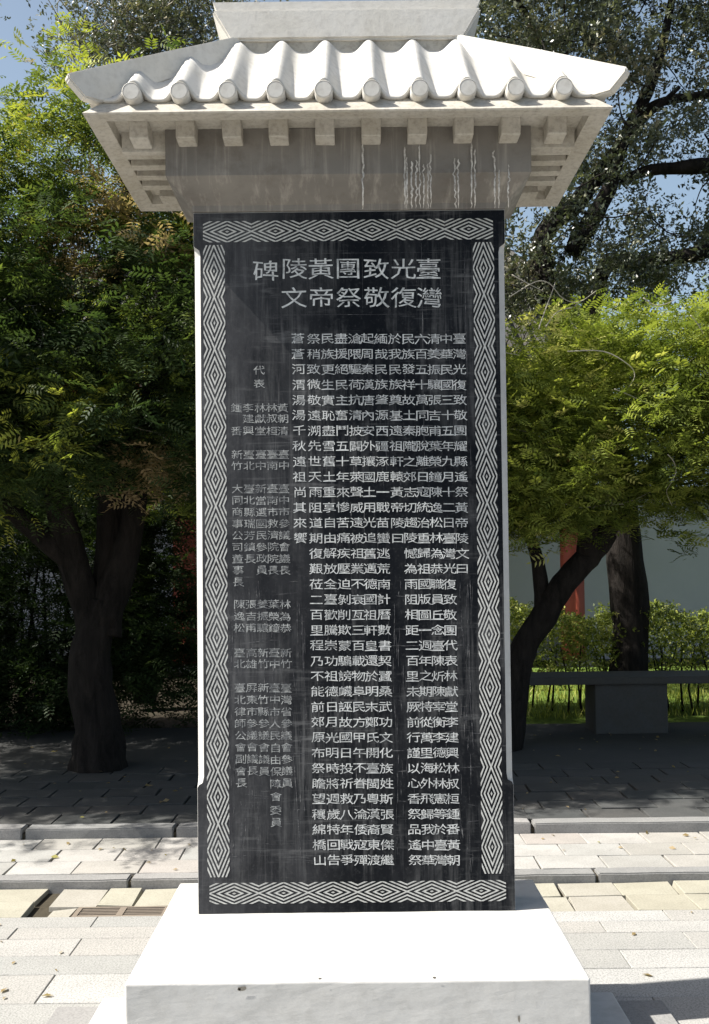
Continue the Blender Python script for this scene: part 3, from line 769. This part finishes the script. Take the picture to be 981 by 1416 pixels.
foliage('crown', Pz, A_, rng.uniform(.10, .17, len(Pz)), np.clip(ctint[ix] + rng.normal(0, .05, len(Pz)) * (ctint[ix] < .86), 0, 1), FR, M['leaf'], tl, rng)
b = bmesh.new(); rs = random.Random(8)
for _ in range(120):
    i = rs.randrange(len(C)); p = Vector(C[i]); a = rs.uniform(0, 6.28); pts = [p]
    d = Vector((math.cos(a), math.sin(a) * .6, rs.uniform(-.6, .5)))
    for k in range(5):
        d = (d + Vector((rs.uniform(-.5, .5), rs.uniform(-.5, .5), rs.uniform(-.5, .4)))).normalized(); pts.append(pts[-1] + d * rs.uniform(.05, .11))
    pp = smoothline(pts, 3); tube(b, pp, [.0035 * (1 - .6 * k / len(pp)) for k in range(len(pp))], 4)
o = wp(obj('twigs', b, M['twig'], None, True), tl); o['kind'] = 'stuff'

# right tree with yellow-green top
tr = thing('spreading_tree', 'low spreading tree with bright yellow-green top right of the tablet', 'tree', (1.5, 7.0, .06))
tp = [P(712, 935, 6.9), P(728, 890, 6.9), P(752, 852, 6.85), P(778, 808, 6.8), P(815, 770, 6.8), P(842, 735, 6.8)]
tp[0].z = min(tp[0].z, .55)
limb(tr, 'trunk', [(tp[0].x - .06, 6.95, .03)] + tp, [.13, .11, .10, .10, .09, .08, .07])
limb(tr, 'limb', [tp[-2], P(870, 690, 6.8), P(930, 620, 6.8), P(990, 560, 6.8)], [.08, .06, .04, .02])
limb(tr, 'limb', [tp[-2], P(810, 690, 6.7), P(790, 600, 6.7), P(770, 520, 6.7)], [.08, .06, .04, .02])
limb(tr, 'limb', [tp[2], P(740, 760, 6.9), P(700, 680, 6.9), P(640, 600, 7)], [.07, .05, .04, .02])
LR = [((1.9, 6.7, 2.45), (1.3, 1.1, .82)), ((3.5, 6.7, 2.5), (1.4, 1.2, .85)), ((.8, 6.9, 2.35), (1.0, 1.0, .8)), ((2.35, 6.6, 2.85), (.8, .8, .5)), ((4.8, 6.8, 2.6), (1.3, 1.2, .9)), ((1.35, 6.5, 2.2), (.7, .7, .6))]
C, az = clusters(LR, 1450, rng, .45)
keep = (C[:, 2] > 1.60 + .12 * np.sin(C[:, 0] * 5)); C, az = C[keep], az[keep]
ctint = np.clip(rng.normal(.48, .24, len(C)), 0, 1)
Pz, A_, ix = spread(C, az, 29, .11, rng)
foliage('crown', Pz, A_, rng.uniform(.095, .155, len(Pz)), np.clip(ctint[ix] + rng.normal(0, .1, len(Pz)), 0, 1), FR, M['leaf_lime'], tr, rng, (-.5, .8))
b = bmesh.new()
for line in ([(706, 410), (740, 390), (760, 392), (778, 412), (800, 418), (825, 402)], [(708, 380), (730, 392), (752, 403)], [(745, 455), (752, 435), (765, 400), (768, 390)], [(890, 412), (905, 422), (922, 420), (935, 413)],
             [(755, 452), (770, 432), (792, 425)], [(955, 436), (965, 448), (973, 462)], [(850, 538), (870, 546), (888, 555)], [(785, 486), (835, 486), (870, 505), (878, 520), (870, 535)]):
    pts = [P(x, y, 5.72 + .02 * k) for k, (x, y) in enumerate(line)]; pp = smoothline(pts, 4); tube(b, pp, [.0042 * (1 - .5 * k / len(pp)) for k in range(len(pp))], 5)
rs = random.Random(18)
for _ in range(70):
    i = rs.randrange(len(C)); p = Vector(C[i]); pts = [p]; d = Vector((rs.uniform(-1, 1), rs.uniform(-.5, .2), rs.uniform(-.3, .9)))
    for k in range(5):
        d = (d + Vector((rs.uniform(-.5, .5), rs.uniform(-.5, .5), rs.uniform(-.5, .4)))).normalized(); pts.append(pts[-1] + d * rs.uniform(.06, .12))
    pp = smoothline(pts, 3); tube(b, pp, [.0035 * (1 - .6 * k / len(pp)) for k in range(len(pp))], 4)
o = wp(obj('twigs', b, M['twig'], None, True), tr); o['kind'] = 'stuff'

# tall evergreen behind
te = thing('evergreen_tree', 'tall small-leaved evergreen with dark limbs standing behind the bright tree', 'tree', (2.75, 8.6, .06))
limb(te, 'trunk', [(2.62, 8.6, .03), (2.62, 8.6, .5), (2.60, 8.6, 1.5), (2.5, 8.7, 2.6), (2.2, 8.9, 3.6)], [.27, .18, .165, .16, .14], 12)
limb(te, 'limb', [(2.2, 8.9, 3.4), P(748, 345, 9), P(800, 278, 9), P(835, 235, 9), P(880, 160, 9), P(912, 80, 9), P(932, -20, 9)], [.14, .11, .09, .08, .06, .05, .03])
limb(te, 'limb', [P(790, 350, 9.05), P(815, 310, 9), P(842, 262, 8.9), P(870, 190, 8.8), P(940, 120, 8.6)], [.09, .09, .08, .04, .02])
limb(te, 'limb', [(2.3, 8.9, 3.2), P(830, 380, 9), P(890, 362, 8.8), P(960, 352, 8.7), P(1040, 330, 8.6)], [.12, .09, .07, .07, .05])
limb(te, 'limb', [P(880, 160, 9), P(920, 140, 8.9), P(985, 130, 8.8), P(1040, 120, 8.8)], [.05, .04, .04, .03])
limb(te, 'limb', [P(860, 250, 9), P(900, 235, 8.8), P(985, 228, 8.7), P(1040, 215, 8.7)], [.04, .05, .07, .07])
limb(te, 'limb', [P(780, 300, 9), P(755, 200, 9.1), P(745, 60, 9.2), P(700, -20, 9.2)], [.05, .05, .04, .03])
n = 520
C = np.zeros((0, 3)); rg = np.random.default_rng(5)
while len(C) < n:
    px_, py_, Y_ = 640 + 520 * rg.random() ** 1.3, rg.uniform(-260, 430), rg.uniform(8.2, 10.4)
    # gaps where the sky shows
    hole = any(math.hypot((px_ - a) / w1, (py_ - c_) / h1) < 1 for a, c_, w1, h1 in ((745, 285, 48, 40), (835, 150, 42, 45), (930, 290, 30, 30), (965, 270, 35, 30), (820, 380, 22, 18), (955, 385, 40, 18), (905, 62, 30, 22), (690, 20, 22, 14), (940, 10, 25, 14), (850, 285, 24, 16)))
    if hole and rg.random() < .93: continue
    p = P(px_, py_, Y_); C = np.vstack([C, [p.x, p.y, p.z]])
az = rg.uniform(0, 6.28, n); ctint = np.clip(rg.normal(.45, .25, n), 0, 1)
Pz, A_, ix = spread(C, az, 58, .15, rg, .6)
foliage('crown', Pz, A_, rg.uniform(.07, .115, len(Pz)), np.clip(ctint[ix] + rg.normal(0, .12, len(Pz)), 0, 1), SP, M['leaf_olive'], te, rg, (-1, 1))
b = bmesh.new(); rs = random.Random(4)
for _ in range(260):
    i = rs.randrange(n); p = Vector(C[i]); pts = [p]; d = Vector((rs.uniform(-1, 1), rs.uniform(-.5, .5), rs.uniform(-1, .6)))
    for k in range(6):
        d = (d + Vector((rs.uniform(-.5, .5), rs.uniform(-.5, .5), rs.uniform(-.5, .4)))).normalized(); pts.append(pts[-1] + d * rs.uniform(.06, .13))
    tube(b, pts, [.009 * (1 - .7 * k / len(pts)) for k in range(len(pts))], 4)
o = wp(obj('twigs', b, M['bark'], None, True), te); o['kind'] = 'stuff'

# sparse tree rising behind the left crown
ts = thing('thin_tree', 'thin-leaved greyish tree top rising behind the left tree', 'tree', (-1.9, 9.6, .06))
limb(ts, 'trunk', [(-2.3, 9.9, .03), (-2.3, 9.9, 2), (-2.1, 9.8, 4.2), (-1.6, 9.6, 5.6)], [.14, .12, .10, .05])
n = 130; C = np.array([list(P(rg.uniform(-30, 330), rg.normal(30, 50), rg.uniform(9, 10))) for _ in range(n)])
keep = ~((C[:, 0] < -2.9) & (C[:, 2] > 6.0)); C = C[keep]; n = len(C)
Pz, A_, ix = spread(C, rg.uniform(0, 6.28, n), 60, .22, rg, .7)
foliage('crown', Pz, A_, rg.uniform(.06, .1, len(Pz)), np.clip(rg.normal(.6, .25, len(Pz)), 0, 1), SP, M['leaf_olive'], ts, rg, (-1, 1))
b = bmesh.new()
for _ in range(120):
    i = rs.randrange(n); pts = [Vector(C[i])]; d = Vector((rs.uniform(-1, 1), rs.uniform(-.5, .5), rs.uniform(-.2, 1)))
    for k in range(6):
        d = (d + Vector((rs.uniform(-.4, .4), rs.uniform(-.4, .4), rs.uniform(-.4, .4)))).normalized(); pts.append(pts[-1] + d * rs.uniform(.08, .14))
    tube(b, pts, [.008 * (1 - .7 * k / len(pts)) for k in range(len(pts))], 4)
o = wp(obj('twigs', b, M['twig'], None, True), ts); o['kind'] = 'stuff'

# hedge
def hedge(label, x0, x1, seed):
    h = thing('clipped_hedge', label, 'hedge', ((x0 + x1) / 2, 8.9, .05)); rg2 = np.random.default_rng(seed)
    L_ = x1 - x0; n = int(1900 * L_)
    p = np.stack([rg2.uniform(x0, x1, n), rg2.uniform(8.45, 9.25, n), .30 + .72 * rg2.random(n) ** .6], -1)
    p[:, 2] *= 1 + .06 * np.sin(p[:, 0] * 5) + .04 * np.sin(p[:, 0] * 13)
    foliage('foliage', p, rg2.uniform(0, 6.28, n), rg2.uniform(.05, .085, n), np.clip(rg2.normal(.5, .25, n), 0, 1), SP, M['leaf_lime'], h, rg2, (-.6, 1))
    b = bmesh.new(); r3 = random.Random(seed)
    for _ in range(int(16 * L_)):
        x, y = r3.uniform(x0, x1), r3.uniform(8.5, 9.2); tube(b, [(x, y, .04), (x + r3.uniform(-.05, .05), y, .3), (x + r3.uniform(-.15, .15), y + r3.uniform(-.1, .1), .7)], [.012, .010, .005], 5)
    o = wp(obj('stems', b, M['bark'], None, True), h); o['kind'] = 'stuff'
hedge('clipped green hedge in front of the white wall on the right', 1.25, 5.2, 1)
sh = thing('shade_fill_shrub', 'dense dark shrub added to deepen the shade behind the left trunk', 'shrub', (-3, 8.2, .05))  # added shrub, tinted dark to stand in for deep shade
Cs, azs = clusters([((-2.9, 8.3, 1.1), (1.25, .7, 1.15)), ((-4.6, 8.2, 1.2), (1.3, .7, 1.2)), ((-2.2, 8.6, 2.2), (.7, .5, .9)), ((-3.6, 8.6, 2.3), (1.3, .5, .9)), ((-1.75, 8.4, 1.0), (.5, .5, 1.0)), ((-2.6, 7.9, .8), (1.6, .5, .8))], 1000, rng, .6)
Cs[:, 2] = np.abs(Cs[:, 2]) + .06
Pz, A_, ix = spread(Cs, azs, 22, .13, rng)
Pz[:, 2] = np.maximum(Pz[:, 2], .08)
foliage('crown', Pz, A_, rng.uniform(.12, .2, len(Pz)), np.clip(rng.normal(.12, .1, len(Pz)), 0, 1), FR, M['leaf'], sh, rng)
b = bmesh.new(); r3 = random.Random(6)
for _ in range(26):
    x, y = r3.uniform(-5.4, -1.9), r3.uniform(8.0, 8.6); tube(b, [(x, y, .04), (x + .05, y, .6), (x + r3.uniform(-.3, .3), y, 1.5)], [.025, .02, .008], 6)
o = wp(obj('stems', b, M['bark'], None, True), sh); o['kind'] = 'stuff'
# lawn tufts seen under the hedge
n = 9000; p = np.stack([rg.uniform(1.0, 6, n), rg.uniform(8.3, 11.5, n), np.full(n, .05)], -1)
T = np.array([(0, -.1, 0), (.5, -.05, 0), (1, 0, .05), (.5, .08, 0)], float)
o = foliage('grass', p, rg.uniform(0, 6.28, n), rg.uniform(.05, .11, n), np.clip(rg.normal(.6, .2, n), 0, 1), [T], M['leaf_lime'], None, rg, (.7, 1.5)); tag(o, 'short green grass beyond the hedge', 'grass', kind='stuff')

# stone bench
bn = thing('stone_bench', 'grey stone bench with one block leg in deep shade', 'bench', (2.3, 7.6, ZK2))
b = bmesh.new(); box(b, 1.35, 4.6, 7.42, 7.85, .49, .55); bmesh.ops.bevel(b, geom=b.edges[:], offset=.008, segments=2, affect='EDGES'); wp(obj('seat', b, M['bench']), bn)
for xa, xb in ((P(822, 970, 7.5).x, P(922, 970, 7.5).x), (4.0, 4.55)):
    b = bmesh.new(); box(b, xa, xb, 7.47, 7.80, ZK2 - .01, .4895); bmesh.ops.bevel(b, geom=b.edges[:], offset=.006, segments=1, affect='EDGES'); wp(obj('block_leg', b, M['bench']), bn)

# hall and courtyard wall
hall = thing('hall_building', 'old hall with dark tiled roof and red columns behind the trees', 'building', (-2, 15, 0))
def wb(name, dims, m, root, bev=0): b = bmesh.new(); box(b, *dims); return wp(obj(name, b, M[m]), root)
wb('wall', (-11, 3.35, 14.0, 20, .02, 4.1), 'wall', hall)
wb('base_course', (-11.1, 3.45, 13.85, 13.998, .02, .55), 'kerbstone', hall)
for x in (-8.2, -2.42, .3, 3.15):
    b = bmesh.new(); tube(b, [(x, 13.0, .1), (x, 13.0, .25), (x, 13.0, 4.0)], [.20, .17, .16], 20); wp(obj('column', b, M['red'], None, True), hall)
    wb('column_base', (x - .22, x + .22, 12.78, 13.22, .02, .12), 'kerbstone', hall)
wb('beam', (-11, 3.5, 12.9, 13.1, 3.85, 4.15), 'red', hall)
b = bmesh.new()
loft(b, [[(-12, 12.2, 4.16), (4.0, 12.2, 4.16), (4.0, 21.5, 4.16), (-12, 21.5, 4.16)], [(-12, 12.2, 4.3), (4.0, 12.2, 4.3), (4.0, 21.5, 4.3), (-12, 21.5, 4.3)], [(-10, 16.4, 7.2), (2.9, 16.4, 7.2), (2.9, 17.4, 7.2), (-10, 17.4, 7.2)]])
wp(obj('roof', b, M['darktile']), hall)
b = bmesh.new()
for i in range(74):
    x = -11.9 + i * .215; t = 1.0; xt = max(-10, min(2.9, x))
    tube(b, [(x, 12.15, 4.34), (xt if abs(xt - x) > .01 else x, 16.4, 7.24)], [.05, .05], 6)
o = wp(obj('roof_rolls', b, M['darktile'], None, True), hall); o['kind'] = 'stuff'
for xa, xb in ((-1.6, -.9),):
    wb('door_panel', (xa, xb, 13.95, 13.997, .6, 3.2), 'red', hall)
cw = thing('courtyard_wall', 'plain whitewashed courtyard wall beyond the hedge', 'wall', (8, 14, 0))
wb('wall_panel', (3.46, 16, 14.0, 14.3, .02, 2.5), 'wall', cw)
wb('coping', (3.46, 16, 13.85, 14.45, 2.503, 2.66), 'darktile', cw)

# dry leaves blown over the paving
rg = np.random.default_rng(33)
pts = []
for _ in range(230):
    if rg.random() < .55: pts.append((rg.uniform(-2.6, 3.2), rg.uniform(YK2 + .15, 7.6), ZK2 + .004))
    elif rg.random() < .5: pts.append((rg.uniform(-2.4, 2.6), rg.uniform(YG + .12, YK2 - .02), ZK1 + .005))
    else: pts.append((rg.choice([-1, 1]) * rg.uniform(1.05, 2.2), rg.uniform(2.7, YP0), .004))
pts = np.array(pts); n = len(pts)
o = foliage('fallen_leaves', pts, rg.uniform(0, 6.28, n), rg.uniform(.018, .045, n), rg.uniform(.9, 1.0, n), [np.array([(0, 0, 0), (.5, -.26, .10), (1, 0, .03), (.5, .26, .12)], float)], M['leaf'], None, rg, (-.05, .05))
tag(o, 'small dry leaves scattered over the paving', 'fallen leaves', kind='stuff')
